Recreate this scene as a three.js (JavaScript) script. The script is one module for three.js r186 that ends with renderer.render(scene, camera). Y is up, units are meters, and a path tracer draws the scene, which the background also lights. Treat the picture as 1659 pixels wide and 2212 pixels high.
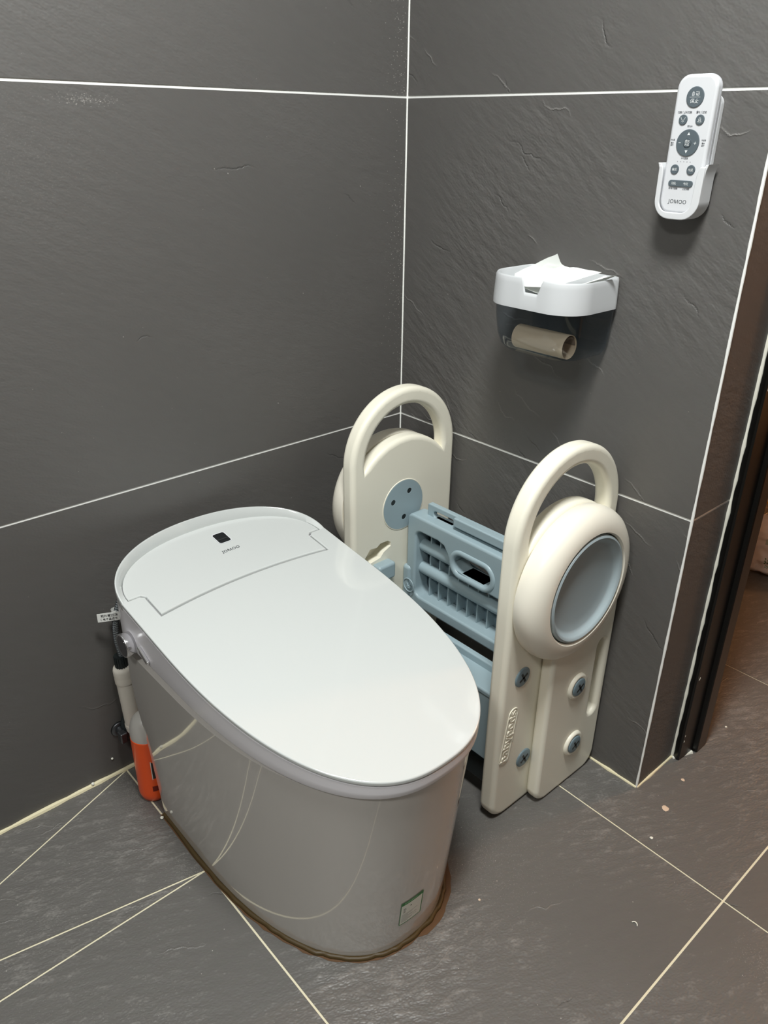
import * as THREE from 'three';
import { RoundedBoxGeometry } from 'three/addons/geometries/RoundedBoxGeometry.js';
import { mergeGeometries } from 'three/addons/utils/BufferGeometryUtils.js';
import { ImprovedNoise } from 'three/addons/math/ImprovedNoise.js';
import { FontLoader } from 'three/addons/loaders/FontLoader.js';
import { TextGeometry } from 'three/addons/geometries/TextGeometry.js';
import { Brush, Evaluator, SUBTRACTION } from 'three-bvh-csg';
import { RectAreaLightUniformsLib } from 'three/addons/lights/RectAreaLightUniformsLib.js';

// ------------------------------------------------------------------ camera, lights, exposure
// Axes: the room's corner is the origin, wall_left lies in x = 0, wall_right in z = 0, y is up, metres.
const scene = new THREE.Scene();
const camera = new THREE.PerspectiveCamera(66.735, 1659 / 2212, 0.02, 30);
camera.position.set(1.1657, 1.1169, 1.0909);
camera.rotation.set(-0.4598, 0.8392, 0.0126, 'YXZ');

const renderer = new THREE.WebGLRenderer({ antialias: true });
renderer.toneMapping = THREE.LinearToneMapping;
renderer.toneMappingExposure = 1.0;
renderer.shadowMap.enabled = true;
renderer.shadowMap.type = THREE.PCFSoftShadowMap;
RectAreaLightUniformsLib.init();
scene.background = new THREE.Color(0x000000);

const CEILING = 2.2;
const lampA = { x: 0.88, z: 0.72, w: 0.3, h: 0.3, power: 122, color: new THREE.Color(0.97, 1.0, 0.985) };
const lampC = { x: 1.1, z: 1.85, w: 0.3, h: 0.3, power: 70, color: new THREE.Color(0.98, 1.0, 0.97) };
const fillBar = { y: 1.6, z: 0.42, w: 0.8, h: 0.06, power: 7, color: new THREE.Color(1, 0.97, 0.92) };  // added fill for the faces turned to the far wall, out of view
const hallLamp = { x: 1.52, y: 2.0, z: -2.5, radius: 0.1, power: 4.8, color: new THREE.Color(1, 0.48, 0.2) };

// ------------------------------------------------------------------ helpers
const font = await new FontLoader().loadAsync('fonts/droid/droid_sans_regular.typeface.json');
const names = new Map();
function numbered(name) {
  const k = names.get(name) || 0; names.set(name, k + 1);
  return k ? `${name}_${String(k).padStart(3, '0')}` : name;
}
function prep(list) {
  list = (Array.isArray(list) ? list : [list]).map((g) => {
    g = g.index ? g.toNonIndexed() : g;
    for (const k of Object.keys(g.attributes)) if (!['position', 'normal', 'uv'].includes(k)) g.deleteAttribute(k);
    if (!g.attributes.normal) g.computeVertexNormals();
    if (!g.attributes.uv) g.setAttribute('uv', new THREE.BufferAttribute(new Float32Array(g.attributes.position.count * 2), 2));
    g.morphAttributes = {};
    return g;
  });
  return list.length > 1 ? mergeGeometries(list, false) : list[0];
}
function part(name, geos, mat, parent, label) {
  const m = new THREE.Mesh(prep(geos), mat);
  m.name = numbered(name); m.castShadow = m.receiveShadow = true;
  if (label) m.userData.label = label;
  parent.add(m);
  return m;
}
function tag(o, label, category, group) {
  o.userData = { label, category };
  if (group) o.userData.group = group;
  return o;
}
function thing(name, label, category, pos = [0, 0, 0], turn = 0, group) {
  const g = new THREE.Group(); g.name = numbered(name);
  g.position.set(...pos); g.rotation.y = turn; scene.add(g);
  return tag(g, label, category, group);
}
function structure(name) {
  const g = new THREE.Group(); g.name = name; g.userData.kind = 'structure'; scene.add(g);
  return g;
}
const box = (w, h, d, x = 0, y = 0, z = 0) => new THREE.BoxGeometry(w, h, d).translate(x, y, z);
const rbox = (w, h, d, r, x = 0, y = 0, z = 0) => new RoundedBoxGeometry(w, h, d, 3, r).translate(x, y, z);
function tube(points, r, seg = 40, closed = false, rad = 10) {
  return new THREE.TubeGeometry(new THREE.CatmullRomCurve3(points.map((p) => new THREE.Vector3(...p)), closed), seg, r, rad, closed);
}
const lathe = (pts, seg = 48) => new THREE.LatheGeometry(pts.map((p) => new THREE.Vector2(...p)), seg);
// smooth normals weighted by area, kept apart where faces meet at more than deg
function crease(g, deg = 38) {
  g = g.index ? g.toNonIndexed() : g;
  const p = g.attributes.position, n = p.count / 3, F = [], at = new Map(), lim = Math.cos((deg * Math.PI) / 180), out = new Float32Array(p.count * 3);
  const a = new THREE.Vector3(), b = new THREE.Vector3(), c = new THREE.Vector3(), key = (i) => `${Math.round(p.getX(i) * 2e5)},${Math.round(p.getY(i) * 2e5)},${Math.round(p.getZ(i) * 2e5)}`;
  for (let f = 0; f < n; f++) {
    a.fromBufferAttribute(p, 3 * f); b.fromBufferAttribute(p, 3 * f + 1); c.fromBufferAttribute(p, 3 * f + 2);
    const q = b.clone().sub(a).cross(c.clone().sub(a)), l = q.length() || 1e-20; F.push([q.x, q.y, q.z, l]);
    for (let k = 0; k < 3; k++) { const s = key(3 * f + k); if (!at.has(s)) at.set(s, []); at.get(s).push(f); }
  }
  for (let i = 0; i < p.count; i++) {
    const m = F[Math.floor(i / 3)]; let x = 0, y = 0, z = 0;
    for (const f of at.get(key(i))) { const q = F[f]; if (q[0] * m[0] + q[1] * m[1] + q[2] * m[2] > lim * q[3] * m[3]) { x += q[0]; y += q[1]; z += q[2]; } }
    const l = Math.hypot(x, y, z) || 1; out.set([x / l, y / l, z / l], 3 * i);
  }
  g.setAttribute('normal', new THREE.BufferAttribute(out, 3)); return g;
}
function shapeOf(pts, holes = []) {
  const s = new THREE.Shape(pts.map((p) => new THREE.Vector2(p[0], p[1])));
  for (const h of holes) s.holes.push(new THREE.Path(h.map((p) => new THREE.Vector2(p[0], p[1]))));
  return s;
}
// extrude between z0 and z1 with a rounded edge inside the outline
function extrude(shape, z0, z1, bevel = 0, seg = 4, deg = 38, curve = 24) {
  const o = bevel > 0
    ? { depth: z1 - z0 - 2 * bevel, bevelEnabled: true, bevelThickness: bevel, bevelSize: bevel, bevelOffset: -bevel, bevelSegments: seg, curveSegments: curve }
    : { depth: z1 - z0, bevelEnabled: false, curveSegments: curve };
  return crease(new THREE.ExtrudeGeometry(shape, o).translate(0, 0, z0 + bevel), deg);
}
const arc = (cx, cy, rx, ry, a0, a1, n = 24) => Array.from({ length: n + 1 }, (_, i) => {
  const a = a0 + ((a1 - a0) * i) / n; return [cx + rx * Math.cos(a), cy + ry * Math.sin(a)];
});
const PI = Math.PI;
function roundRect(x0, y0, x1, y1, r, n = 8) {
  const rr = Array.isArray(r) ? r : [r, r, r, r]; // bottom-left, bottom-right, top-right, top-left
  return [
    ...arc(x0 + rr[0], y0 + rr[0], rr[0], rr[0], PI, 1.5 * PI, n), ...arc(x1 - rr[1], y0 + rr[1], rr[1], rr[1], 1.5 * PI, 2 * PI, n),
    ...arc(x1 - rr[2], y1 - rr[2], rr[2], rr[2], 0, 0.5 * PI, n), ...arc(x0 + rr[3], y1 - rr[3], rr[3], rr[3], 0.5 * PI, PI, n),
  ];
}
// a horizontal slab from an outline of [x, z]; every vertex is then lifted by lift(x, z)
function slab(outline, y0, y1, bevel, lift, holes = [], deg = 30) {
  const g = new THREE.ExtrudeGeometry(shapeOf(outline.map(([x, z]) => [x, -z]), holes.map((h) => h.map(([x, z]) => [x, -z]))),
    bevel > 0 ? { depth: y1 - y0 - 2 * bevel, bevelEnabled: true, bevelThickness: bevel, bevelSize: bevel, bevelOffset: -bevel, bevelSegments: 4 } : { depth: y1 - y0, bevelEnabled: false });
  g.translate(0, 0, y0 + bevel).rotateX(-PI / 2);
  if (lift) {
    const p = g.attributes.position;
    for (let i = 0; i < p.count; i++) p.setY(i, p.getY(i) + lift(p.getX(i), p.getZ(i)));
    g.computeVertexNormals();
  }
  return crease(g, deg);
}
// a skin over rings of points (each ring an array of [x, y, z]); closed rings unless open
function loft(rings, { capStart = true, capEnd = true, open = false } = {}) {
  const n = rings[0].length, pos = [], idx = [];
  rings.forEach((r) => r.forEach((p) => pos.push(...p)));
  const m = open ? n - 1 : n;
  for (let i = 0; i + 1 < rings.length; i++) for (let j = 0; j < m; j++) {
    const a = i * n + j, b = i * n + ((j + 1) % n), c = a + n, d = b + n;
    idx.push(a, b, d, a, d, c);
  }
  const cap = (i, flip) => {
    const c = pos.length / 3, q = [0, 1, 2].map((k) => rings[i].reduce((s, p) => s + p[k], 0) / n);
    pos.push(...q);
    for (let j = 0; j < n; j++) idx.push(...(flip ? [c, i * n + ((j + 1) % n), i * n + j] : [c, i * n + j, i * n + ((j + 1) % n)]));
  };
  if (capStart) cap(0, true);
  if (capEnd) cap(rings.length - 1, false);
  const g = new THREE.BufferGeometry();
  g.setAttribute('position', new THREE.Float32BufferAttribute(pos, 3)); g.setIndex(idx);
  return crease(g, 40);
}
function lettering(text, size, depth, wide = 1) {
  const g = new TextGeometry(text, { font, size, depth, curveSegments: 6, bevelEnabled: false });
  g.computeBoundingBox(); const b = g.boundingBox;
  return g.translate(-(b.min.x + b.max.x) / 2, -(b.min.y + b.max.y) / 2, 0).scale(wide, 1, 1);
}
// pen strokes: polylines of digit pairs on a 10 x 10 grid, one flat ribbon per stroke
const GLYPH = {
  zi: '59-48 27-77-70-20-27 25-75 23-73', dong: '18-48 05-55 35-11-51-43 68-97-92-80-70 79-75-50', ting: '28-05 16-10 59-67 38-98 46-86-84-44-46 32-33-93-92 41-91 61-60-50',
  zhi: '59-50 55-95 26-20 00-90', shui: '59-50-40 07-37-02 87-64 55-90', wen: '08-17 05-14 00-23 39-89-86-36-39 37-87 34-84-80 34-30 50-54 70-74 20-90',
  zuo: '59-58 18-98 17-10 35-23 36-43 75-63 76-83 57-50 32-82 20-90', nuan: '08-38-31-01-08 04-34 49-89 47-97 46-96 65-40 55-93-50', feng: '18-10-00 18-88-81-90 36-62 66-32',
  qian: '29-38 79-68 08-98 16-10 16-46-40 14-44 12-42 66-62 86-80-70', wai: '29-05 26-46-00 14-32 69-60 65-93', zhi2: '19-89-86-16-19 39-36 69-66 05-95 55-54 24-74-70-24 22-72 00-90',
  guo: '09-18 06-26-22-00 02-30-90 37-97 79-72-62 45-54', lu: '09-18 06-15 00-23 39-98 59-57 36-96-30 46-64-94 50-53 70-73 90-93', qi: '19-39-37-17-19 59-79-77-57-59 05-95 55-13 55-93 13-33-30-10-13 63-83-80-60-63',
  dian: '27-87-83-23-27 25-85 59-50-90-92', zi2: '28-78-56-50-40 05-95', jing: '39-69-66-36-39 37-67 14-44-40-10-14 12-42 54-84-80-50-54 52-82', jin: '09-18 06-26-22-00 02-30-90 37-97 45-95 59-42 79-72',
  paren: '69-46-43-60', mu: '59-50 06-96 56-10 56-90', cao: '07-97 29-25 69-65 25-75-72-22-25 23-73 02-92 52-50', muh: '08-17 05-14 00-23 69-60 36-96 66-30 66-90',
  neng: '29-05-45 16-10 36-30 13-33 69-65-95 64-60-90', jie: '07-97 29-25 69-65 04-84-80-70 44-40', gong: '08-48 28-22 00-42 57-97-90-80 79-75-50', fan: '08-58 28-20 05-50 62-92-90 68-98-60', gai: '29-37 69-57 07-97 15-85 03-93 32-30 62-60 00-90',
};
function ribbon(a, b, w) {
  const dx = b[0] - a[0], dy = b[1] - a[1], l = Math.hypot(dx, dy) || 1e-6, ux = (dx / l) * w * 0.5, uy = (dy / l) * w * 0.5;
  const q = [[a[0] - ux + uy, a[1] - uy - ux], [b[0] + ux + uy, b[1] + uy - ux], [b[0] + ux - uy, b[1] + uy + ux], [a[0] - ux - uy, a[1] - uy + ux]];
  const g = new THREE.BufferGeometry();
  g.setAttribute('position', new THREE.Float32BufferAttribute([0, 1, 2, 0, 2, 3].flatMap((i) => [q[i][0], q[i][1], 0]), 3));
  return g;
}
function strokes(spec, x, y, size, w = 0.1, out = []) {
  for (const line of spec.split(' ')) {
    const p = line.split('-').map((d) => [x + (+d[0] / 9) * size, y + (+d[1] / 9) * size]);
    for (let i = 0; i + 1 < p.length; i++) out.push(ribbon(p[i], p[i + 1], w * size));
  }
  return out;
}
function writing(keys, x, y, size, w, gap = 1.15, out = []) { // centred on x
  keys.forEach((k, i) => strokes(GLYPH[k], x + (i - keys.length / 2) * size * gap + size * (gap - 1) / 2, y - size / 2, size, w, out));
  return out;
}
function rng(seed) { let s = seed >>> 0; return () => { s = (s + 0x6d2b79f5) | 0; let t = Math.imul(s ^ (s >>> 15), 1 | s); t = (t + Math.imul(t ^ (t >>> 7), 61 | t)) ^ t; return ((t ^ (t >>> 14)) >>> 0) / 4294967296; }; }
const noise = new ImprovedNoise();
const fbm = (x, y, z, o = 4) => { let s = 0, a = 0.5; for (let i = 0; i < o; i++) { s += a * noise.noise(x, y, z); x *= 2.03; y *= 2.03; z += 7.3; a *= 0.52; } return s; };

// ------------------------------------------------------------------ materials
// Cleft slate: relief runs along one direction, with a few raised veins and fine grit.
function slate(seed, angle, size, metres, base, opts = {}) {
  const r = rng(seed), ca = Math.cos(angle), sa = Math.sin(angle);
  const col = new Uint8Array(size * size * 4), hgt = new Uint8Array(size * size * 4);
  const H = new Float32Array(size * size), D = new Float32Array(size * size);
  for (let j = 0; j < size; j++) for (let i = 0; i < size; i++) {
    const x = (i / size) * metres, y = (j / size) * metres, u = x * ca + y * sa, v = -x * sa + y * ca;
    const wob = fbm(u * 3, v * 6, seed, 2) * 0.035, patch = fbm(x * 3.1, y * 3.1, seed + 9, 3);
    const l = fbm(u * 5, (v + wob) * 20, seed + 3, 3), s = Math.max(-1, Math.min(1, l * 5)) * 0.5;
    const f = fbm(u * 30, (v + wob) * 85, seed + 5, 3);
    const g = noise.noise(u * 260, v * 420, seed + 1.5);
    const on = Math.max(0, Math.min(1, patch * 2.6 + 0.42));
    H[j * size + i] = 0.5 + (0.20 * s * (0.25 + 0.75 * on) + 0.30 * f * (0.15 + on)) * (opts.calm ?? 1) + (opts.grit ?? 0.035) * g * (0.3 + on);
    D[j * size + i] = 1 + 0.16 * patch + 0.06 * f + (opts.dust || 0) * Math.max(0, patch * 1.3 + f * 1.4 + g * 0.5 - 0.25);
  }
  // sharp wandering veins where a layer breaks off; raised ones get a highlight painted into the colour
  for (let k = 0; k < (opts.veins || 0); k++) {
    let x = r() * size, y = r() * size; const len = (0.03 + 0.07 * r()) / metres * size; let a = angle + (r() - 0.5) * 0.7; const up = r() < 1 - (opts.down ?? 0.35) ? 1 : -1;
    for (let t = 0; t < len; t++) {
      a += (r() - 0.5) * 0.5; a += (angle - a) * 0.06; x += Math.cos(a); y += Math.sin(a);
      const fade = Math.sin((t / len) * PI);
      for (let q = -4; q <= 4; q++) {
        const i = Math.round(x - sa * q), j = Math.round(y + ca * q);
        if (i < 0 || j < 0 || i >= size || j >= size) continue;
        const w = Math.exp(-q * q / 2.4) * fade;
        H[j * size + i] += up * 0.16 * w; D[j * size + i] += (up > 0 ? (opts.veinHighlight ?? 0.5) : -0.3) * w * 0.8;
      }
    }
  }
  for (let k = 0; k < (opts.specks || 0); k++) {
    const x = Math.floor(r() * size), y = Math.floor(r() * size), n = r() < 0.2 ? 2 : 1;
    for (let a = 0; a < n; a++) for (let b = 0; b < n; b++) { const i = ((y + a) % size) * size + ((x + b) % size); D[i] += 1.2 + 3 * r(); }
  }
  for (const m of opts.marks || []) m(D, size, metres, r);
  for (let i = 0; i < size * size; i++) {
    const d = Math.max(0.2, D[i]);
    const c = new THREE.Color().setRGB(Math.min(1, base[0] * d), Math.min(1, base[1] * d), Math.min(1, base[2] * d)).getHex();
    col.set([(c >> 16) & 255, (c >> 8) & 255, c & 255, 255], i * 4);
    const h = Math.max(0, Math.min(255, H[i] * 255)); hgt.set([h, h, h, 255], i * 4);
  }
  const tex = (data, srgb) => {
    const t = new THREE.DataTexture(data, size, size); t.wrapS = t.wrapT = THREE.RepeatWrapping; t.magFilter = THREE.LinearFilter;
    if (srgb) t.colorSpace = THREE.SRGBColorSpace; t.repeat.set(1 / metres, 1 / metres); t.needsUpdate = true; return t;
  };
  return new THREE.MeshPhysicalMaterial({ map: tex(col, true), bumpMap: tex(hgt, false), bumpScale: opts.bump ?? 0.004, roughness: opts.rough ?? 0.5, specularIntensity: 1, ior: opts.ior ?? 1.5 });
}
// spots of pale residue: centre and size in metres of the texture
const dustPatch = (cx, cy, rx, ry, amount, n = 900) => (D, size, metres, r) => {
  for (let k = 0; k < n; k++) {
    const a = r() * 2 * PI, q = Math.sqrt(-2 * Math.log(1 - r() * 0.97)) * 0.5, i = Math.round((cx + Math.cos(a) * q * rx) / metres * size), j = Math.round((cy + Math.sin(a) * q * ry) / metres * size);
    if (i < 0 || j < 0 || i >= size - 1 || j >= size - 1) continue;
    D[j * size + i] += amount * r(); D[j * size + i + 1] += amount * r() * 0.6;
  }
};
const darkBlot = (cx, cy, rad) => (D, size, metres) => {
  const R = Math.ceil((rad * 1.6) / metres * size), i0 = Math.round(cx / metres * size), j0 = Math.round(cy / metres * size);
  for (let j = -R; j <= R; j++) for (let i = -R; i <= R; i++) {
    const x = i0 + i, y = j0 + j; if (x < 0 || y < 0 || x >= size || y >= size) continue;
    const d = Math.hypot(i, j) / size * metres / rad + noise.noise(x * 0.06, y * 0.06, 3) * 0.6;
    if (d < 1) D[y * size + x] *= 0.55 + 0.3 * d;
  }
};
const std = (hex, roughness = 0.5, extra = {}) => new THREE.MeshPhysicalMaterial({ color: hex, roughness, ...extra });
const M = {};
M.wallLeft = slate(11, 0.42, 1536, 1.25, [0.094, 0.088, 0.082], { veins: 22, veinHighlight: 0.1, down: 0.75, specks: 110, rough: 0.6, ior: 1.85, bump: 0.003, calm: 0.45, marks: [dustPatch(0.032, 0.3, 0.04, 0.34, 7, 420), dustPatch(0.012, 0.3, 0.008, 0.4, 6, 420), dustPatch(0.75, 0.52, 0.14, 0.1, 0.5, 3000), dustPatch(0.62, 0.585, 0.05, 0.008, 3, 160)] });
M.wallRight = slate(23, -0.6, 1536, 1.25, [0.098, 0.092, 0.086], { veins: 80, veinHighlight: 0.85, specks: 30, rough: 0.6, ior: 1.85, bump: 0.0042, calm: 0.75 });
M.floorTile = slate(37, -1.13, 2048, 1.25, [0.126, 0.119, 0.110], { veins: 60, veinHighlight: 0.5, specks: 420, grit: 0.075, rough: 0.43, bump: 0.0045, dust: 0.8, calm: 0.8, marks: [dustPatch(0.9, 0.3, 0.14, 0.2, 1.2, 5000), dustPatch(0.85, 0.95, 0.2, 0.16, 1.1, 5000), dustPatch(0.3, 0.9, 0.14, 0.2, 1.0, 4000), dustPatch(0.16, 0.06, 0.10, 0.05, 1.8, 1600), dustPatch(0.35, 0.3, 0.12, 0.16, 1.4, 1500), dustPatch(0.42, 0.07, 0.07, 0.05, 2.2, 800), darkBlot(0.13, 0.41, 0.018), darkBlot(0.1, 0.43, 0.009)] });
M.grout = std(0xfafaf6, 0.85);
M.floorGrout = std(0xe2d9bd, 0.9);
M.caulk = std(0xe6dcb8, 0.7);
M.whiteCaulk = std(0xeceadd, 0.6);
M.paint = std(0xd8d4cc, 0.9);
M.darkWall = std(0x4a4845, 0.6);
M.hallPaint = std(0x8d7a68, 0.9);
M.frameBlack = std(0x0b0a09, 0.32);
M.lid = std(0xced1cf, 0.16, { clearcoat: 1, clearcoatRoughness: 0.04 });
M.band = std(0xf0edf1, 0.26, { clearcoat: 0.3, clearcoatRoughness: 0.15 });
M.ceramic = std(0xd2cdc7, 0.09, { clearcoat: 1, clearcoatRoughness: 0.03 });
M.stain = std(0x4a3a1c, 0.5);
M.chrome = std(0xf4f4f6, 0.2, { metalness: 1 });
M.chromeDull = std(0x6f7174, 0.35, { metalness: 0.9 });
M.knobFace = std(0x0a0d1e, 0.1, { clearcoat: 1 });
M.blackGlass = std(0x101418, 0.12, { clearcoat: 1 });
M.print = std(0x55595d, 0.6);
M.printDark = std(0x3f4347, 0.6);
M.cream = std(0xf3eedd, 0.38);
M.creamCap = std(0xf5efe0, 0.36);
M.blue = std(0x9db0b7, 0.36);
M.blueDark=std(0x768992, 0.4);
M.dish = std(0xa9b7bc, 0.34);
M.black = std(0x060606, 0.6);
M.whitePlastic = std(0xdcdde0, 0.36);
M.whiteHolder = std(0xdddee0, 0.4);
M.button = std(0x5b656b, 0.5);
M.legend = std(0xe8ebec, 0.6);
M.remoteText = std(0x6c6e73, 0.7);
M.frostLid = std(0xe2e4e6, 0.4, { transmission: 0.12, thickness: 0 });
M.smoke = new THREE.MeshPhysicalMaterial({ color: 0xdde4ea, roughness: 0.05, transmission: 1, thickness: 0, ior: 1.45 });
M.card = std(0xf7d9b6, 0.85);
M.cardInner = std(0xa58c78, 0.9);
M.tissue = std(0xe2e4e0, 0.95, { transmission: 0.08, thickness: 0, side: THREE.DoubleSide });
M.pvc = std(0xe6dfd3, 0.45);
M.rubber = std(0x23292a, 0.5);
M.hose = std(0xaab2b5, 0.35, { metalness: 0.4 });
M.orange = std(0xff5a12, 0.32, { clearcoat: 0.4, clearcoatRoughness: 0.2 });
M.bottleTop = std(0xd6d3cd, 0.4, { transmission: 0.15, thickness: 0 });
M.tagPaper = std(0xe9e9e4, 0.7);

// ------------------------------------------------------------------ the room
const planar = (g, ax, ay, ox = 0, oy = 0) => { // uv in metres from two position axes
  const p = g.attributes.position, uv = new Float32Array(p.count * 2);
  for (let i = 0; i < p.count; i++) { uv[2 * i] = p.getComponent(i, ax) + ox; uv[2 * i + 1] = p.getComponent(i, ay) + oy; }
  g.setAttribute('uv', new THREE.BufferAttribute(uv, 2)); return g;
};
const J = 0.0022, JF = 0.0017, T = 0.0012; // half a joint, and how far tiles stand proud of the grout
const XE = 0.677, JOINT = [0, 0.566, 1.166, 1.766, CEILING], WALL = 0.2;

const wallLeft = structure('wall_left');
part('wall_core', box(0.1, CEILING, 2.75, -0.05 - T, CEILING / 2, 1.225), M.grout, wallLeft);
for (let r = 0; r < 4; r++) for (const [z0, z1, k] of [[0, 1.2, 0], [1.2, 2.4, 1]]) {
  const y0 = JOINT[r] + J, y1 = JOINT[r + 1] - J, a = z0 + J, b = z1 - J;
  part('tile', planar(box(0.008 + T, y1 - y0, b - a, -0.004 - T / 2 + 0.0001, (y0 + y1) / 2, (a + b) / 2), 2, 1, k ? -1.17 : 0.02, [0.62, -0.56, -1.16 + 0.3, -1.766 + 0.1][r]), M.wallLeft, wallLeft);
}
const wallRight = structure('wall_right');
part('wall_core', box(XE + 0.1 - T, CEILING, WALL - 0.04 - T, (XE - 0.1 - T) / 2, CEILING / 2, -(WALL - 0.04 + T) / 2), M.grout, wallRight);
for (let r = 0; r < 4; r++) {
  const y0 = JOINT[r] + J, y1 = JOINT[r + 1] - J;
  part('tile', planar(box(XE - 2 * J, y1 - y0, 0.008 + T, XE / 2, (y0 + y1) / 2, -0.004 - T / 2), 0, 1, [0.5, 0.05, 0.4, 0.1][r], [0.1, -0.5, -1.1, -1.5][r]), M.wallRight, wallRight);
  part('tile', planar(box(0.008 + T, y1 - y0, 0.128 - 2 * J, XE - 0.004 - T / 2, (y0 + y1) / 2, -0.064), 2, 1, 0.3, [0.05, -0.52, -0.9, -1.7][r]), M.wallLeft, wallRight);
}
const floor = structure('floor');
part('floor_core', box(4.6, 0.1, 6.0, 0.9, -0.05 - T, -0.5), M.floorGrout, floor);
function tilePoly(pts, k) { // convex polygon of [x, z], drawn in by half a joint
  const n = pts.length, cx = pts.reduce((s, p) => s + p[0], 0) / n, cz = pts.reduce((s, p) => s + p[1], 0) / n;
  const L = pts.map((p, i) => { const q = pts[(i + 1) % n], dx = q[0] - p[0], dz = q[1] - p[1], l = Math.hypot(dx, dz); let nx = -dz / l, nz = dx / l; if (nx * (cx - p[0]) + nz * (cz - p[1]) < 0) { nx = -nx; nz = -nz; } return [p[0] + nx * JF, p[1] + nz * JF, dx / l, dz / l]; });
  const out = L.map((b, i) => { const a = L[(i + n - 1) % n], det = a[2] * b[3] - a[3] * b[2], t = ((b[0] - a[0]) * b[3] - (b[1] - a[1]) * b[2]) / det; return [a[0] + a[2] * t, a[1] + a[3] * t]; });
  return part('tile', planar(slab(out, -0.009, 0, 0), 0, 2, -pts[0][0] + 0.005 + k[0], -pts[0][1] + 0.005 + k[1]), M.floorTile, floor);
}
const rect = (x0, z0, x1, z1) => [[x0, z0], [x1, z0], [x1, z1], [x0, z1]];
for (let i = -2; i < 4; i++) for (let j = -4; j < 4; j++) {
  const x0 = 0.304 + 0.6 * (i - 1), z0 = 0.107 + 0.6 * j;
  if (i === 0 && j === 1) {
    const d = [0.2, 1.22];
    tilePoly([[0, 0.707], [0.004, 0.707], d, [0, 1.3]], [0.1, 0.02]);
    tilePoly([[0.004, 0.707], [0.304, 0.707], d], [0.1, 0.05]);
    tilePoly([[0.304, 0.707], [0.304, 1.307], d], [0.3, 0.0]);
    tilePoly([[0, 1.307], [0, 1.3], d, [0.304, 1.307]], [0.1, 0.3]);
    continue;
  }
  const xa = i === 0 && j >= 0 ? 0 : x0;
  if (i < 0 && j >= 0) continue;
  tilePoly(rect(xa, z0, x0 + 0.6, z0 + 0.6), i === 2 && j === 0 ? [0, 0] : i === 1 && j === 0 ? [0.63, 0.02] : i === 0 && j === 0 ? [0.02, 0.63] : i === 1 && j === 1 ? [0.63, 0.63] : [((i * 7 + j * 3 + 40) % 5) * 0.13, ((i * 3 + j * 5 + 40) % 4) * 0.15]);
}
const roomShell = (name, w, h, d, x, y, z, m) => { const o = part(name, box(w, h, d, x, y, z), m, scene); o.name = name; o.userData.kind = 'structure'; return o; };
roomShell('ceiling', 4.6, 0.1, 6.0, 0.9, CEILING + 0.05, -0.5, M.paint);
roomShell('wall_back', 2.65, CEILING, 0.1, 1.225, CEILING / 2, 2.45, M.darkWall);
roomShell('wall_far', 0.1, CEILING, 2.6, 2.45, CEILING / 2, 1.1, M.darkWall);
const wallDoor = part('wall_door', [box(1.0, CEILING, WALL, 2.0, CEILING / 2, -0.1), box(0.823, CEILING - 2.06, WALL - 0.002, 1.0885, (CEILING + 2.06) / 2, -0.1)], M.darkWall, scene); wallDoor.name = 'wall_door'; wallDoor.userData.kind = 'structure';
roomShell('wall_hall_back', 4.6, CEILING, 0.1, 0.9, CEILING / 2, -3.45, M.hallPaint);
roomShell('wall_hall_left', 0.1, CEILING, 3.3, -1.35, CEILING / 2, -1.76, M.hallPaint);
roomShell('wall_hall_right', 0.1, CEILING, 3.3, 3.15, CEILING / 2, -1.76, M.hallPaint);
roomShell('wall_hall_near', 1.2, CEILING, 0.1, -0.7, CEILING / 2, -0.155, M.hallPaint);
roomShell('wall_hall_end', 0.7, CEILING, 0.1, 2.8, CEILING / 2, -0.155, M.hallPaint);

// black door frame with its stops, and the sealant where it meets the tiles
const door = structure('door_1');
const profile = [[0.668, -0.1285], [0.690, -0.1225], [0.6935, -0.1245], [0.697, -0.170], [0.7045, -0.1705], [0.706, -0.173], [0.706, -0.206], [0.668, -0.206]];
const jamb = slab(profile, 0.002, 2.05, 0);
part('door_frame', jamb, M.frameBlack, door);
part('door_frame', slab(profile.map(([x, z]) => [2.17 - x, z]).reverse(), 0.002, 2.05, 0), M.frameBlack, door);
part('door_frame', box(0.79, 0.035, 0.078, 1.085, 2.0425, -0.165), M.frameBlack, door);
function beadStrip(a, b, r, seed, amp = 0.35) { // an uneven run of sealant
  const rr = rng(seed), n = Math.max(6, Math.round(new THREE.Vector3(...a).distanceTo(new THREE.Vector3(...b)) / 0.02)), rings = [];
  const A = new THREE.Vector3(...a), B = new THREE.Vector3(...b), d = B.clone().sub(A).normalize();
  const u = Math.abs(d.y) > 0.9 ? new THREE.Vector3(1, 0, 0) : new THREE.Vector3(0, 1, 0), v = d.clone().cross(u).normalize();
  for (let i = 0; i <= n; i++) {
    const c = A.clone().lerp(B, i / n), q = r * (1 - amp / 2 + amp * rr());
    rings.push(Array.from({ length: 8 }, (_, k) => { const t = (k / 8) * 2 * PI; return c.clone().addScaledVector(u, q * Math.cos(t)).addScaledVector(v, q * Math.sin(t)).toArray(); }));
  }
  return loft(rings);
}
part('frame_sealant', beadStrip([0.6765, 0, -0.1275], [0.6765, 2.05, -0.1275], 0.0054, 5, 0.5), M.whiteCaulk, door);
part('floor_sealant', beadStrip([0.681, 0.0, -0.122], [0.698, 0, -0.166], 0.004, 8, 0.6), M.whiteCaulk, door);
const rp = rng(77);
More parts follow.
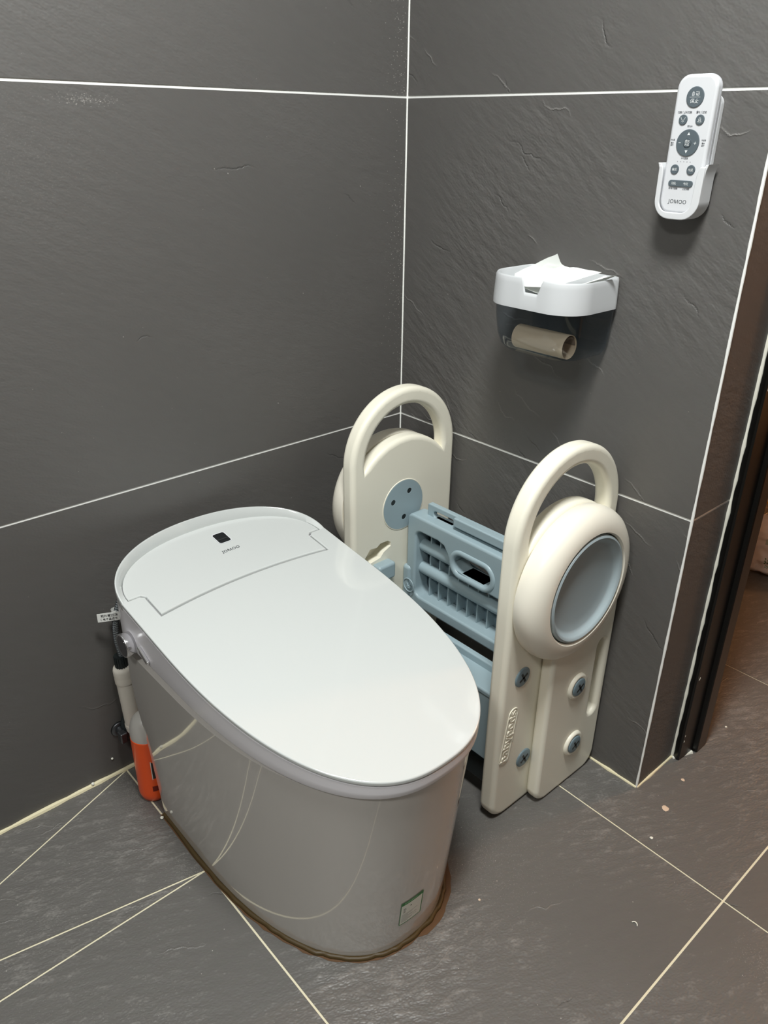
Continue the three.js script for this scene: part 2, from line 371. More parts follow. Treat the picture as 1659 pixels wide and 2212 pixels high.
for (const [y, x, s] of [[0.815, 0.6945, 0.006], [0.76, 0.6938, 0.005], [0.2, 0.6948, 0.006], [0.06, 0.694, 0.004], [0.047, 0.694, 0.004]]) {
  const o = []; for (let k = 0; k < 3; k++) o.push(new THREE.IcosahedronGeometry(s * (0.3 + 0.3 * rp()), 0).scale(0.2, 1.3, 0.8).translate(x, y + (rp() - 0.5) * s, -0.128 - (rp() * 0.5) * s));
  part('paint_chip', o, M.whiteCaulk, door);
}
const trim = (name, geos, m) => { const o = part(name, geos, m, scene); o.name = name; o.userData.kind = 'structure'; return o; };
trim('trim_1', beadStrip([0.001, 0.0005, 0.02], [0.001, 0.0005, 2.38], 0.0048, 21, 0.6), M.caulk);
trim('trim_2', beadStrip([0.02, 0.0005, 0.001], [XE, 0.0005, 0.001], 0.0036, 22, 0.8), M.caulk);
trim('trim_3', beadStrip([XE + 0.0005, 0.0005, 0], [XE + 0.0005, 0.0005, -0.124], 0.0034, 23, 0.8), M.caulk);
trim('trim_4', beadStrip([XE - 0.0007, 0, -0.0007], [XE - 0.0007, CEILING, -0.0007], 0.0021, 24, 0.5), M.grout);

// ------------------------------------------------------------------ lamps
function ceilingPanel(l, label) {
  const t = thing('ceiling_light', label, 'ceiling light', [l.x, CEILING, l.z]);
  part('frame', rbox(l.w + 0.03, 0.012, l.h + 0.03, 0.004, 0, -0.006, 0), std(0xe8e8e8, 0.5), t);
  part('diffuser', box(l.w, 0.002, l.h, 0, -0.013, 0), new THREE.MeshStandardMaterial({ color: 0xffffff, emissive: l.color, emissiveIntensity: 1.2, roughness: 0.6 }), t);
  const a = new THREE.RectAreaLight(l.color, l.power, l.w, l.h);
  a.position.set(0, -0.016, 0); a.rotation.x = -PI / 2; t.add(a);
}
ceilingPanel(lampA, 'square white ceiling light panel nearest above the toilet');
ceilingPanel(lampC, 'square white ceiling light panel nearer to the back wall');
{
  const l = fillBar, t = thing('added_fill_bar', 'added slim fill light bar on the far wall out of view', 'fill light', [2.4, l.y, l.z]);  // invented light bar, put in only to brighten the sides facing it
  part('backplate', rbox(0.02, l.h + 0.02, l.w + 0.02, 0.004, -0.01, 0, 0), std(0xd0d0d0, 0.4), t);
  part('diffuser', box(0.006, l.h, l.w, -0.023, 0, 0), new THREE.MeshStandardMaterial({ color: 0xffffff, emissive: l.color, emissiveIntensity: 1.2, roughness: 0.6 }), t);
  const a = new THREE.RectAreaLight(l.color, l.power, l.w, l.h);
  a.position.set(-0.03, 0, 0); a.rotation.y = -PI / 2; a.rotation.order = 'YXZ'; a.rotation.set(0, PI / 2, 0); t.add(a);
}
{
  const l = hallLamp, t = thing('hall_lamp', 'round warm pendant lamp hanging from the hall ceiling', 'lamp', [l.x, CEILING, l.z]);
  part('canopy', lathe([[0, 0], [0.05, 0], [0.05, -0.012], [0.01, -0.03], [0, -0.03]], 24), std(0x333333, 0.5), t);
  part('cord', new THREE.CylinderGeometry(0.003, 0.003, CEILING - l.y - l.radius, 8).translate(0, -(CEILING - l.y - l.radius) / 2, 0), std(0x222222, 0.6), t);
  part('globe', new THREE.SphereGeometry(l.radius, 32, 20).translate(0, l.y - CEILING, 0), new THREE.MeshStandardMaterial({ color: 0xffffff, emissive: l.color, emissiveIntensity: 2, roughness: 0.6 }), t);
  const p = new THREE.PointLight(l.color, l.power, 0, 2); p.position.set(0, l.y - CEILING, 0); p.castShadow = true; p.shadow.radius = l.radius / 0.02; t.add(p);
}

// ------------------------------------------------------------------ smart toilet
const ZC = 0.5245, lidY = (x) => 0.4812 - 0.1413 * x;
const sgnPow = (v, e) => Math.sign(v) * Math.pow(Math.abs(v), e);
const frontArc = (xc, a, b, n, t0, t1, k) => Array.from({ length: k + 1 }, (_, i) => { const t = t0 + ((t1 - t0) * i) / k; return [xc + a * sgnPow(Math.cos(t), 2 / n), ZC + b * sgnPow(Math.sin(t), 2 / n)]; });
const rearArc = (d, k = 40) => Array.from({ length: k + 1 }, (_, i) => { const t = PI / 2 + (PI * i) / k; return [0.155 + (0.128 - d) * sgnPow(Math.cos(t), 2 / 2.15), ZC + (0.1955 - d) * sgnPow(Math.sin(t), 2 / 2.15)]; });
const toilet = thing('smart_toilet', 'white smart toilet with closed sloping lid and silver-grey band beside the left wall', 'toilet', [0, 0, 0]);
{
  const B = 0.1955;
  // ceramic skirt: D-shaped rings narrowing to the floor, plus the narrower back that leaves room for the pipes
  const bodyRing = (y) => {
    const k = Math.min(1, y / 0.36), a = 0.346 + 0.037 * k, b = 0.178 + 0.0145 * k, xr = (() => { const T = [[0, 0.138], [0.1, 0.13], [0.17, 0.126], [0.24, 0.114], [0.3, 0.112], [0.4, 0.126]]; let i = 0; while (i < T.length - 2 && y > T[i + 1][0]) i++; return T[i][1] + (T[i + 1][1] - T[i][1]) * (y - T[i][0]) / (T[i + 1][0] - T[i][0]); })();
    const f = frontArc(0.27, a, b, 2.45, PI / 2, -PI / 2, 72);
    return [[xr, ZC + b - 0.016], [xr + 0.004, ZC + b - 0.004], [xr + 0.014, ZC + b], ...[0.19, 0.23].map((x) => [x, ZC + b]), ...f, ...[0.23, 0.19].map((x) => [x, ZC - b]), [xr + 0.014, ZC - b], [xr + 0.004, ZC - b + 0.004], [xr, ZC - b + 0.016]].map(([x, z]) => [x, y, z]);
  };
  const ys = [0.004, 0.012, ...Array.from({ length: 14 }, (_, i) => 0.03 + i * 0.0255)];
  const back = box(0.13, 0.37, 0.22, 0.085, 0.187, ZC);
  part('pedestal', [loft(ys.map(bodyRing)), back], M.ceramic, toilet);
  // sealant and grime where the skirt meets the floor
  const rr = rng(4), foot = bodyRing(0.0);
  const beadRing = foot.slice(2, foot.length - 2);
  part('floor_bead', tube(beadRing.map(([x, , z]) => [x + (x - 0.35) * 0.008 + (rr() - 0.5) * 0.003, 0.0015, z + (z - ZC) * 0.012 + (rr() - 0.5) * 0.003]), 0.0042, 200, false, 8), M.stain, toilet, 'brown stained sealant bead around the foot');
  const stainEdge = rng(31), wide = beadRing.map(([x, , z], i) => { const q = 0.007 + 0.006 * Math.abs(noise.noise(x * 40, z * 40, 2)) + (z < ZC && x > 0.4 ? 0.006 : 0) + 0.001 * stainEdge(); const l = Math.hypot(x - 0.35, (z - ZC) * 1.6) || 1; return [x + ((x - 0.35) / l) * q, z + (((z - ZC) * 1.6) / l) * q]; });
  part('floor_stain', slab([...wide, ...beadRing.map(([x, , z]) => [x, z]).reverse()], 0.0001, 0.0005, 0), std(0x5e432a, 0.5), toilet, 'brown dried stain on the tiles around the foot');
  // the sticker on the front, bent to the skirt
  const patch = (t0, t1, y0, y1, off) => {
    const g = new THREE.PlaneGeometry(1, 1, 14, 10), p = g.attributes.position;
    for (let i = 0; i < p.count; i++) {
      const t = t0 + (t1 - t0) * (p.getX(i) + 0.5), y = y0 + (y1 - y0) * (p.getY(i) + 0.5), k = y / 0.36;
      p.setXYZ(i, 0.27 + (0.346 + 0.037 * k) * sgnPow(Math.cos(t), 2 / 2.45) + off, y, ZC + (0.178 + 0.0145 * k) * sgnPow(Math.sin(t), 2 / 2.45));
    }
    g.computeVertexNormals(); return g;
  };
  const cv = document.createElement('canvas'); cv.width = 320; cv.height = 400; const c = cv.getContext('2d');
  c.fillStyle = '#eceee4'; c.fillRect(0, 0, 320, 400); c.fillStyle = '#2f7d3a'; c.fillRect(0, 0, 320, 52); c.fillRect(0, 388, 320, 12); c.fillRect(0, 0, 10, 400); c.fillRect(310, 0, 10, 400);
  c.fillStyle = '#9ccf9f'; for (let i = 0; i < 9; i++) c.fillRect(60 + i * 22, 18, 15, 16);
  c.fillStyle = '#3c3f38'; for (let i = 0; i < 4; i++) { c.fillRect(46 + (i % 2) * 6, 120 + i * 22, 46 - i * 4, 9); } c.beginPath(); c.arc(170, 118, 11, 0, 7); c.fill();
  for (let i = 0; i < 9; i++) c.fillRect(30, 222 + i * 17, i % 3 === 2 ? 110 : 240 - (i % 2) * 60, 4);
  const tx = new THREE.CanvasTexture(cv); tx.colorSpace = THREE.SRGBColorSpace;
  part('sticker', patch(0.142, -0.0127, 0.0555, 0.109, 0.0008), new THREE.MeshPhysicalMaterial({ map: tx, roughness: 0.45 }), toilet, 'green edged white efficiency label');
  // seat band between skirt and lid
  const ringAt = (d) => [...frontArc(0.267, 0.394 - d, B - d, 2.487, PI / 2, -PI / 2, 80).reverse(), ...rearArc(d).map(([x, z]) => [x, z]).slice(0, 0)];
  const full = (d) => [...frontArc(0.267, 0.394 - d, B - d, 2.487, -PI / 2, PI / 2, 80), ...rearArc(d)];
  const bandRings = [];
  const F = [[0.006, 0, 0], [0.0025, 0.0015, 0], [0.0012, 0.006, 0], [0.0008, 0, 0.5], [0.0008, 0, 1]];
  const bottom = (x) => 0.378 - 0.02 * Math.max(0, (x - 0.3) / 0.36);
  for (const [d, up, k] of F) bandRings.push(full(d).map(([x, z]) => [x, (bottom(x) + up) * (1 - k) + (lidY(x) - 0.0092) * k, z]).reverse());
  const inner = full(0.012).map(([x, z]) => [x, lidY(x) - 0.008, z]).reverse(); bandRings.push(inner);
  part('seat_band', loft(bandRings), M.band, toilet, 'silver-grey band under the lid');
  // lid with its two hinge ears, and the rear cover that reaches between them
  const tabZ = 0.1595, gap = 0.0022, tab = Array.from({ length: 21 }, (_, i) => { const s = -1 + i / 10; return [0.1965 + 0.0135 * s * s, ZC + tabZ * s]; });
  const ears = 0.154;
  const fa = frontArc(0.267, 0.394, B, 2.487, -PI / 2, PI / 2, 110);
  const lidOutline = [[ears, ZC - B], [0.21, ZC - B], ...fa, [0.21, ZC + B], [ears, ZC + B], [ears, ZC + tabZ + 0.006], [ears + 0.006, ZC + tabZ],
    ...tab.slice().reverse().map(([x, z]) => [x + gap, z]), [ears + 0.006, ZC - tabZ], [ears, ZC - tabZ - 0.006]];
  part('lid', slab(lidOutline, -0.0072, 0, 0.0022, lidY), M.lid, toilet);
  const ra = rearArc(0.0115).filter(([x]) => x < ears - gap - 0.0005);
  const coverOutline = [...ra, [ears - gap, ra[ra.length - 1][1]], [ears - gap, ZC - tabZ - 0.006 + gap], [ears + 0.005, ZC - tabZ + gap], ...tab.map(([x, z]) => [x - gap, ZC + (z - ZC) * 0.986]), [ears + 0.005, ZC + tabZ - gap], [ears - gap, ZC + tabZ + 0.006 - gap], [ears - gap, ra[0][1]]];
  part('tank_cover', slab(coverOutline, -0.0072, 0, 0.0022, lidY), M.lid, toilet);
  // rim standing up around the back of the cover
  const n = 60, rim = [];
  for (let i = 0; i <= n; i++) {
    const t = PI / 2 + (PI * i) / n, rise = Math.pow(Math.max(0, Math.sin((PI * i) / n)), 0.7) * 0.0165;
    const q = (d) => [0.155 + (0.128 - d) * sgnPow(Math.cos(t), 2 / 2.15), ZC + (0.1955 - d) * sgnPow(Math.sin(t), 2 / 2.15)];
    rim.push([[0.001, -0.0165], [0, -0.003 + rise], [0.0012, rise - 0.0005], [0.003, rise], [0.0045, rise - 0.001], [0.0105, -0.0008], [0.0108, -0.0165]].map(([d, h]) => { const [x, z] = q(d); return [x, lidY(x) + h, z]; }));
  }
  part('rear_rim', loft(rim), M.lid, toilet);
  // small lettering and the sensor window lie in the tilted top plane
  const tilt = Math.atan(0.1413);
  const onLid = (g, x, z, h) => g.rotateX(-PI / 2).rotateY(PI / 2).applyMatrix4(new THREE.Matrix4().makeRotationZ(-tilt)).translate(x, lidY(x) + h, z);
  part('sensor_window', [onLid(extrude(shapeOf(roundRect(-0.0112, -0.0145, 0.0112, 0.0145, 0.004)), 0, 0.0006, 0), 0.0855, 0.502, 0.0002)], M.blackGlass, toilet, 'small black glass sensor window');
  part('sensor_border', [onLid(extrude(shapeOf(roundRect(-0.0126, -0.0159, 0.0126, 0.0159, 0.005), [roundRect(-0.0112, -0.0145, 0.0112, 0.0145, 0.004).reverse()]), 0, 0.0008, 0), 0.0855, 0.502, 0.0002)], M.whitePlastic, toilet);
  part('logo_lettering', [onLid(lettering('JOMOO', 0.0062, 0.0003, 1.18), 0.123, 0.507, 0.0002)], M.printDark, toilet);
  // rotary knob on the left flank, with its lever
  const knob = part('knob', lathe([[0, 0], [0.019, 0], [0.0195, 0.0155], [0.0188, 0.0172], [0.0168, 0.0172], [0.0168, 0.016], [0, 0.016]], 48).rotateX(PI / 2).translate(0.169, 0.395, ZC + B - 0.002), M.chrome, toilet, 'chrome rotary knob');
  part('knob_face', new THREE.CylinderGeometry(0.0168, 0.0168, 0.001, 40).rotateX(PI / 2).translate(0.169, 0.395, ZC + B + 0.0148), M.knobFace, knob);
  part('lever', rbox(0.034, 0.0075, 0.005, 0.002).rotateZ(-0.42).translate(0.214, 0.397, ZC + B + 0.0022), M.chrome, toilet, 'short chrome lever beside the knob');
}

// ------------------------------------------------------------------ things behind the toilet
{
  const t = thing('water_filter', 'white plastic cylinder water filter with dark ribbed nut behind the toilet', 'water filter', [0.03, 0.107, 0.686]);
  t.rotation.x = 0.03; t.rotation.z = 0.02;
  part('body', lathe([[0, 0], [0.0145, 0], [0.0158, 0.004], [0.0158, 0.112], [0.0172, 0.113], [0.0172, 0.124], [0.0166, 0.126], [0.0172, 0.128], [0.0172, 0.139], [0.0155, 0.145], [0.010, 0.147], [0, 0.147]], 40), M.pvc, t);
  part('collar', lathe([[0.0158, 0.01], [0.0168, 0.011], [0.0168, 0.018], [0.0158, 0.019]], 40), M.pvc, t);
  const ribs = [new THREE.CylinderGeometry(0.0098, 0.0104, 0.024, 28).translate(0, 0.158, 0)];
  for (let k = 0; k < 16; k++) ribs.push(box(0.0018, 0.022, 0.0022, 0.0104, 0, 0).rotateY((k / 16) * 2 * PI).translate(0, 0.157, 0));
  part('nut', ribs, M.rubber, t, 'dark grey ribbed nut');
}
{
  const t = thing('water_hose', 'braided metal water hose hanging from the back of the toilet', 'hose', [0, 0, 0]);
  const pts = [[0.044, 0.425, 0.668], [0.034, 0.385, 0.679], [0.028, 0.35, 0.688], [0.027, 0.31, 0.691], [0.029, 0.275, 0.688]];
  const curve = new THREE.CatmullRomCurve3(pts.map((p) => new THREE.Vector3(...p)));
  part('core', new THREE.TubeGeometry(curve, 50, 0.0052, 12), M.hose, t);
  const br = []; // two counter-wound wires
  for (const s of [1, -1]) for (let w = 0; w < 3; w++) {
    const q = []; for (let i = 0; i <= 240; i++) { const u = i / 240, c = curve.getPointAt(u), tn = curve.getTangentAt(u), e = new THREE.Vector3(0, 0, 1).cross(tn).normalize(), f = tn.clone().cross(e), a = s * u * 2 * PI * 11 + w * 2.094; q.push(c.addScaledVector(e, 0.0054 * Math.cos(a)).addScaledVector(f, 0.0054 * Math.sin(a))); }
    br.push(new THREE.TubeGeometry(new THREE.CatmullRomCurve3(q), 240, 0.0007, 4));
  }
  part('braid', br, M.chromeDull, t);
}
{
  const t = thing('paper_tag', 'white printed paper tag wrapped around the braided hose', 'tag', [0.0297, 0.364, 0.6925]);
  const sheet = new THREE.PlaneGeometry(0.034, 0.0165, 10, 1), p = sheet.attributes.position;
  for (let i = 0; i < p.count; i++) p.setZ(i, 0.002 * Math.sin((p.getX(i) / 0.034) * 2.2));
  // the flag faces the camera; its writing runs towards the hose
  const turn = (g) => g.rotateY(1.12).translate(0.002, 0, 0.008);
  const back = sheet.clone(); back.scale(-1, 1, 1); back.index.array.reverse();
  part('flag', [turn(crease(new THREE.ExtrudeGeometry(shapeOf(roundRect(-0.018, -0.0083, 0.018, 0.0083, 0.001)), { depth: 0.0006, bevelEnabled: false })))], M.tagPaper, t);
  const ink = []; writing(['qian', 'wai', 'zhi2', 'guo', 'lu'], 0.0015, 0.0034, 0.0046, 0.11, 1.2, ink); writing(['paren', 'dian', 'zi2', 'jing', 'jin', 'shui'], 0.0, -0.0034, 0.0042, 0.11, 1.18, ink);
  part('lettering', ink.map((g) => turn(g.translate(0, 0, 0.0009))), std(0x3a3a3c, 0.8), t);
  part('wrap', lathe([[0.0062, -0.0085], [0.0066, -0.0085], [0.0066, 0.0085], [0.0062, 0.0085]], 24).translate(-0.0015, 0, -0.0062), M.tagPaper, t);
}
{
  const t = thing('stop_valve', 'dark metal stop valve on the left wall behind the orange bottle', 'valve', [0.0, 0.1, 0.706]);
  part('flange', lathe([[0, 0], [0.016, 0], [0.014, 0.004], [0.008, 0.005], [0, 0.005]], 28).rotateZ(-PI / 2), M.chromeDull, t);
  part('body', new THREE.CylinderGeometry(0.008, 0.008, 0.024, 20).rotateZ(PI / 2).translate(0.014, 0, 0), M.chromeDull, t);
  part('handle', rbox(0.016, 0.022, 0.014, 0.003, 0.026, 0.0, 0.004), M.chromeDull, t);
}
{
  const t = thing('drain_hose', 'black rubber hose looped under the white filter', 'hose', [0, 0, 0]);
  part('tube', tube([[0.026, 0.11, 0.686], [0.022, 0.1, 0.692], [0.014, 0.11, 0.701], [0.010, 0.128, 0.694], [0.010, 0.09, 0.678], [0.014, 0.03, 0.675], [0.02, 0.0062, 0.673]], 0.0052, 60), M.rubber, t);
}
{
  const t = thing('cleaner_bottle', 'orange plastic bottle with pale domed shoulder standing on the floor behind the toilet', 'bottle', [0.092, 0, 0.69]);
  part('body', lathe([[0, 0.002], [0.02, 0], [0.0255, 0.003], [0.0285, 0.012], [0.029, 0.02], [0.029, 0.14], [0.0286, 0.142], [0, 0.142]], 48), M.orange, t);
  part('shoulder', lathe([[0.0284, 0.142], [0.0286, 0.15], [0.0272, 0.163], [0.0238, 0.175], [0.0185, 0.182], [0.012, 0.186], [0.005, 0.1875], [0, 0.188]], 48), M.bottleTop, t);
  // dark printed panel, wrapped on the side turned to the toilet
  const wrap = (a0, a1, y0, y1, m, nme) => { const g = new THREE.CylinderGeometry(0.0293, 0.0293, y1 - y0, 16, 1, true, a0, a1 - a0).translate(0, (y0 + y1) / 2, 0); return part(nme, g, m, t); };
  wrap(1.15, 2.1, 0.06, 0.098, std(0x2c2a28, 0.5), 'label_panel');
  wrap(1.12, 1.17, 0.058, 0.1, std(0xe7e2da, 0.5), 'label_border');
  wrap(1.05, 2.0, 0.03, 0.042, std(0x7a1d0c, 0.5), 'label_stripe');
}

// ------------------------------------------------------------------ folding potty ladder
{
  const XM = 0.345; // middle between the two side frames
  const t = thing('potty_ladder', 'cream and blue-grey folding step ladder potty seat standing folded beside the toilet', 'step stool', [XM, 0, 0]);
  // profiles are drawn in (u, v) with u = z and v = y; P turns them to face +x (side = 1) or -x (side = -1)
  const P = (g, side, x0) => { // g extruded along +Z from 0: Z becomes outwards, u stays z
    const p = g.attributes.position, nn = g.attributes.normal;
    for (let i = 0; i < p.count; i++) { const a = p.getX(i), b = p.getY(i), c = p.getZ(i); p.setXYZ(i, side * (x0 + c), b, a); const na = nn.getX(i), nb = nn.getY(i), nc = nn.getZ(i); nn.setXYZ(i, side * nc, nb, na); }
    if (side > 0) { // (X,Y,Z) -> (Z,Y,X) mirrors
      for (const at of Object.values(g.attributes)) for (let i = 0; i < at.count; i += 3) for (let k = 0; k < at.itemSize; k++) { const q = at.getComponent(i + 1, k); at.setComponent(i + 1, k, at.getComponent(i + 2, k)); at.setComponent(i + 2, k, q); }
    }
    return g;
  };
  const CU = 0.142, CV = 0.557, R = 0.133, DV = 0.46, RD = 0.134;
  const aOut = [...arc(0.0645, 0.028, 0.0275, 0.028, PI, 1.5 * PI, 8), ...arc(0.236, 0.034, 0.038, 0.034, 1.5 * PI, 2 * PI, 10), [0.275, 0.3], ...arc(CU, CV, R, R, 0, PI, 72), [CU - R, 0.33], [0.022, 0.28]];
  // crescent opening between the arched handle and the round body
  const ri = 0.1005, du = Math.acos(Math.min(1, ri / RD)), vi = DV + RD * Math.sin(du);
  const a1 = Math.atan2(vi - DV, ri), hole = [...arc(CU, CV, ri, ri, 0, PI, 60), ...arc(CU, DV, RD, RD, PI - a1, a1, 30)];
  const groove = [[0.246, 0.366], [0.232, 0.384], [0.214, 0.382], [0.206, 0.388], [0.186, 0.388], [0.178, 0.382], [0.178, 0.374], [0.196, 0.366], [0.205, 0.356], [0.232, 0.352]];
  const frontFrame = () => extrude(shapeOf(aOut, [hole.slice().reverse()]), 0, 0.032, 0.0095, 6, 40);
  const bOut = roundRect(0.005, 0, 0.182, 0.40, [0.034, 0.03, 0.02, 0.02], 10);
  const slot = roundRect(0.024, 0.138, 0.048, 0.305, 0.0118, 10);
  const rearLeg = () => extrude(shapeOf(bOut, [slot.slice().reverse()]), 0.033, 0.059, 0.008, 4, 40);
  const capProfile = [[0.134, 0], [0.134, 0.02], [0.131, 0.031], [0.124, 0.0385], [0.112, 0.0435], [0.1, 0.0455], [0.0975, 0.0455], [0.0965, 0.041]];
  const capGeo = () => lathe([[0, 0.041], ...capProfile.slice().reverse(), [0, 0]].reverse().reverse(), 72);
  for (const side of [1, -1]) {
    let frame = P(frontFrame(), side, 0.175);
    if (side < 0) { // the latch groove and the pin hole are sunk into the inner face
      const cutter = extrude(shapeOf(groove), 0, 0.03, 0), pin = new THREE.CylinderGeometry(0.0028, 0.0028, 0.03, 16).rotateX(PI / 2).translate(0.176, 0.327, 0.015);
      const ev = new Evaluator(); ev.attributes = ['position', 'normal']; ev.useGroups = false;
      const bare = (g) => { const q = g.index ? g.toNonIndexed() : g; for (const k of Object.keys(q.attributes)) if (!['position', 'normal'].includes(k)) q.deleteAttribute(k); q.clearGroups(); return new Brush(q); };
      let b = bare(frame); b.updateMatrixWorld();
      for (const c of [cutter, pin]) { const k = bare(P(c.translate(0, 0, -0.008), -1, 0.175)); k.updateMatrixWorld(); b = ev.evaluate(b, k, SUBTRACTION); }
      frame = b.geometry;
    }
    part('side_frame', frame, M.cream, t);
    part('rear_leg', P(rearLeg(), side, 0.175), M.cream, t);
    // pivot cap: lathed about x
    const L = (pts, seg = 72) => { const g = crease(lathe(pts, seg).rotateZ(-PI / 2), 35); if (side < 0) g.rotateY(PI); return g.translate(side * 0.2085, DV, CU); };
    part('pivot_cap', L([[0, 0.014], [0.0935, 0.014], [0.0955, 0.02], [0.0958, 0.0425], [0.0985, 0.0462], [0.105, 0.0458], [0.114, 0.0435], [0.123, 0.0385], [0.130, 0.031], [0.1335, 0.022], [0.134, 0.012], [0.1325, 0.002], [0.131, 0], [0, 0]].reverse()), M.creamCap, t);
    const dish = part('dish', L([[0, 0.0335], [0.03, 0.0335], [0.06, 0.034], [0.0765, 0.0355], [0.0815, 0.0385], [0.0845, 0.043], [0.0865, 0.0455], [0.0895, 0.0468], [0.0925, 0.0455], [0.0938, 0.042], [0.0938, 0.028]].reverse()), M.dish, t, 'round blue-grey dished cap');
    // round inner disc with three screw holes
    const holes = [[0.015, 0.026], [-0.027, 0.012], [0.002, -0.027]].map(([a, b]) => arc(0.147 + a * -1, 0.455 + b, 0.0058, 0.0058, 0, 2 * PI, 16).slice(0, 16).reverse());
    const disc = extrude(shapeOf(arc(0.147, 0.455, 0.0515, 0.0515, 0, 2 * PI, 56).slice(0, 56), holes), 0, 0.0025, 0, 2, 20);
    part('inner_disc', P(disc, -side, -0.1762), M.blue, t, 'round blue-grey disc with three screw holes');
    for (const [a, b] of [[0.015, 0.026], [-0.027, 0.012], [0.002, -0.027]]) part('screw', new THREE.CylinderGeometry(0.0056, 0.0056, 0.0008, 14).rotateZ(PI / 2).translate(side * 0.1748, 0.455 + b, 0.147 - a), M.rubber, t);
    const ring = new THREE.TorusGeometry(0.0525, 0.0014, 8, 64).rotateY(PI / 2).translate(side * 0.1752, 0.455, 0.147);
    part('disc_rim', ring, M.cream, t);
    // bolts: two flush on the front frame, two on raised bosses of the rear leg
    const bolt = (u, v, x, r, name = 'bolt') => {
      const g = lathe([[0, 0], [r, 0], [r, 0.0022], [r * 0.88, 0.0036], [r * 0.5, 0.0042], [0, 0.0042]].map(([a, b]) => [a, b]), 32).rotateZ(-PI / 2); if (side < 0) g.rotateY(PI);
      const b = part(name, g.translate(side * x, v, u), M.blueDark, t);
      const cross = [box(0.001, r * 1.15, r * 0.22), box(0.001, r * 0.22, r * 1.15)].map((q) => q.rotateX(0.5).translate(side * (x + 0.0041), v, u));
      part('cross_slot', cross, M.rubber, b);
    };
    bolt(0.228, 0.304, 0.2062, 0.0185); bolt(0.199, 0.110, 0.2062, 0.0185);
    for (const [u, v] of [[0.102, 0.236], [0.088, 0.096]]) {
      const g = lathe([[0.026, 0], [0.0255, 0.003], [0.0235, 0.0058], [0.0205, 0.0065], [0.0185, 0.005], [0, 0.005]].reverse(), 36).rotateZ(-PI / 2); if (side < 0) g.rotateY(PI);
      part('boss', g.translate(side * 0.2335, v, u), M.cream, t);
      bolt(u, v, 0.2382, 0.0178);
    }
    // sunk name plate on the front frame: a raised lip round it and raised letters reading upwards
    const lip = extrude(shapeOf(roundRect(-0.058, -0.0125, 0.058, 0.0125, 0.0122), [roundRect(-0.0555, -0.010, 0.0555, 0.010, 0.0098).reverse()]), 0, 0.0016, 0.0005, 2);
    const place = (g) => g.rotateZ(PI / 2).rotateY(side * PI / 2).rotateX(-0.15 * side).translate(side * 0.2068, 0.188, 0.248);
    if (side > 0) {
      part('name_plate', place(lip), M.cream, t);
      part('lettering', place(lettering('babypods', 0.0165, 0.0022, 1.08)), M.cream, t);
    }
  }
  // blue seat board folded upright between the frames: local u = x - XM, v = y
  const U = (x) => x - XM;
  const openL = [[U(0.203), 0.285], ...arc(U(0.218), 0.276, 0.015, 0.015, PI, 1.5 * PI, 6), [U(0.49), 0.261], ...arc(U(0.494), 0.276, 0.012, 0.015, 1.5 * PI, 2 * PI, 6), [U(0.506), 0.335], [U(0.498), 0.345],
    [U(0.44), 0.352], [U(0.40), 0.353], [U(0.345), 0.354], [U(0.318), 0.358], [U(0.302), 0.366], [U(0.294), 0.377], [U(0.288), 0.392], [U(0.278), 0.405], [U(0.262), 0.409], ...arc(U(0.217), 0.395, 0.014, 0.0135, PI / 2, PI, 6)];
  const grip = roundRect(U(0.308), 0.365, U(0.398), 0.402, 0.018, 10);
  part('seat_board', extrude(shapeOf(roundRect(U(0.178), 0.236, U(0.5165), 0.44, 0.014), [openL.slice().reverse(), grip.slice().reverse()]), 0.1015, 0.142, 0.005, 4), M.blue, t);
  part('seat_back', extrude(shapeOf(roundRect(U(0.185), 0.24, U(0.51), 0.435, 0.01), [roundRect(U(0.3), 0.30, U(0.41), 0.41, 0.01).reverse()]), 0.096, 0.1, 0, 2), M.blueDark, t);
  part('grip_lip', extrude(shapeOf(roundRect(U(0.2955), 0.3525, U(0.4105), 0.4145, 0.0305, 14), [roundRect(U(0.308), 0.365, U(0.398), 0.402, 0.018, 14).reverse()]), 0.1, 0.1455, 0.0058, 6), M.blue, t);
  for (const [y, x1] of [[0.369, 0.297], [0.318, 0.507]]) part('bar', new THREE.CapsuleGeometry(0.0125, x1 - 0.202, 8, 20).rotateZ(PI / 2).scale(1, 1, 1).translate((U(0.2) + U(x1)) / 2, y, 0.1185), M.blue, t);
  for (let k = 0; k < 11; k++) { const x = 0.226 + k * 0.0258; part('rib', box(0.0028, x < 0.3 ? 0.142 : 0.092, 0.024, U(x), x < 0.3 ? 0.332 : 0.307, 0.109), M.blue, t); }
  // hinged tongue standing behind the board: slot on the left, thick lip on the right
  const tongueSlot = roundRect(U(0.227), 0.44, U(0.281), 0.4535, 0.006, 6);
  part('seat_tongue', [extrude(shapeOf(roundRect(U(0.211), 0.40, U(0.5165), 0.4645, 0.004), [tongueSlot.slice().reverse()]), 0.108, 0.1195, 0.002, 3), rbox(0.2275, 0.0185, 0.014, 0.003, U(0.4025), 0.4565, 0.123)], M.blue, t);
  // lower step folded flat: upstand, tread and front face
  part('step', [rbox(0.343, 0.026, 0.012, 0.003, U(0.345), 0.2525, 0.198), rbox(0.343, 0.012, 0.056, 0.004, U(0.345), 0.245, 0.222), rbox(0.343, 0.145, 0.01, 0.003, U(0.345), 0.174, 0.244)], M.blue, t);
  part('step_rail', rbox(0.345, 0.05, 0.03, 0.006, U(0.345), 0.06, 0.225), M.rubber, t);
  // pivot bracket with its round emblem, the latch block and the latch groove on the left frame's inside
  part('hinge_bracket', [rbox(0.022, 0.075, 0.03, 0.008, U(0.182), 0.285, 0.132)], M.blue, t);
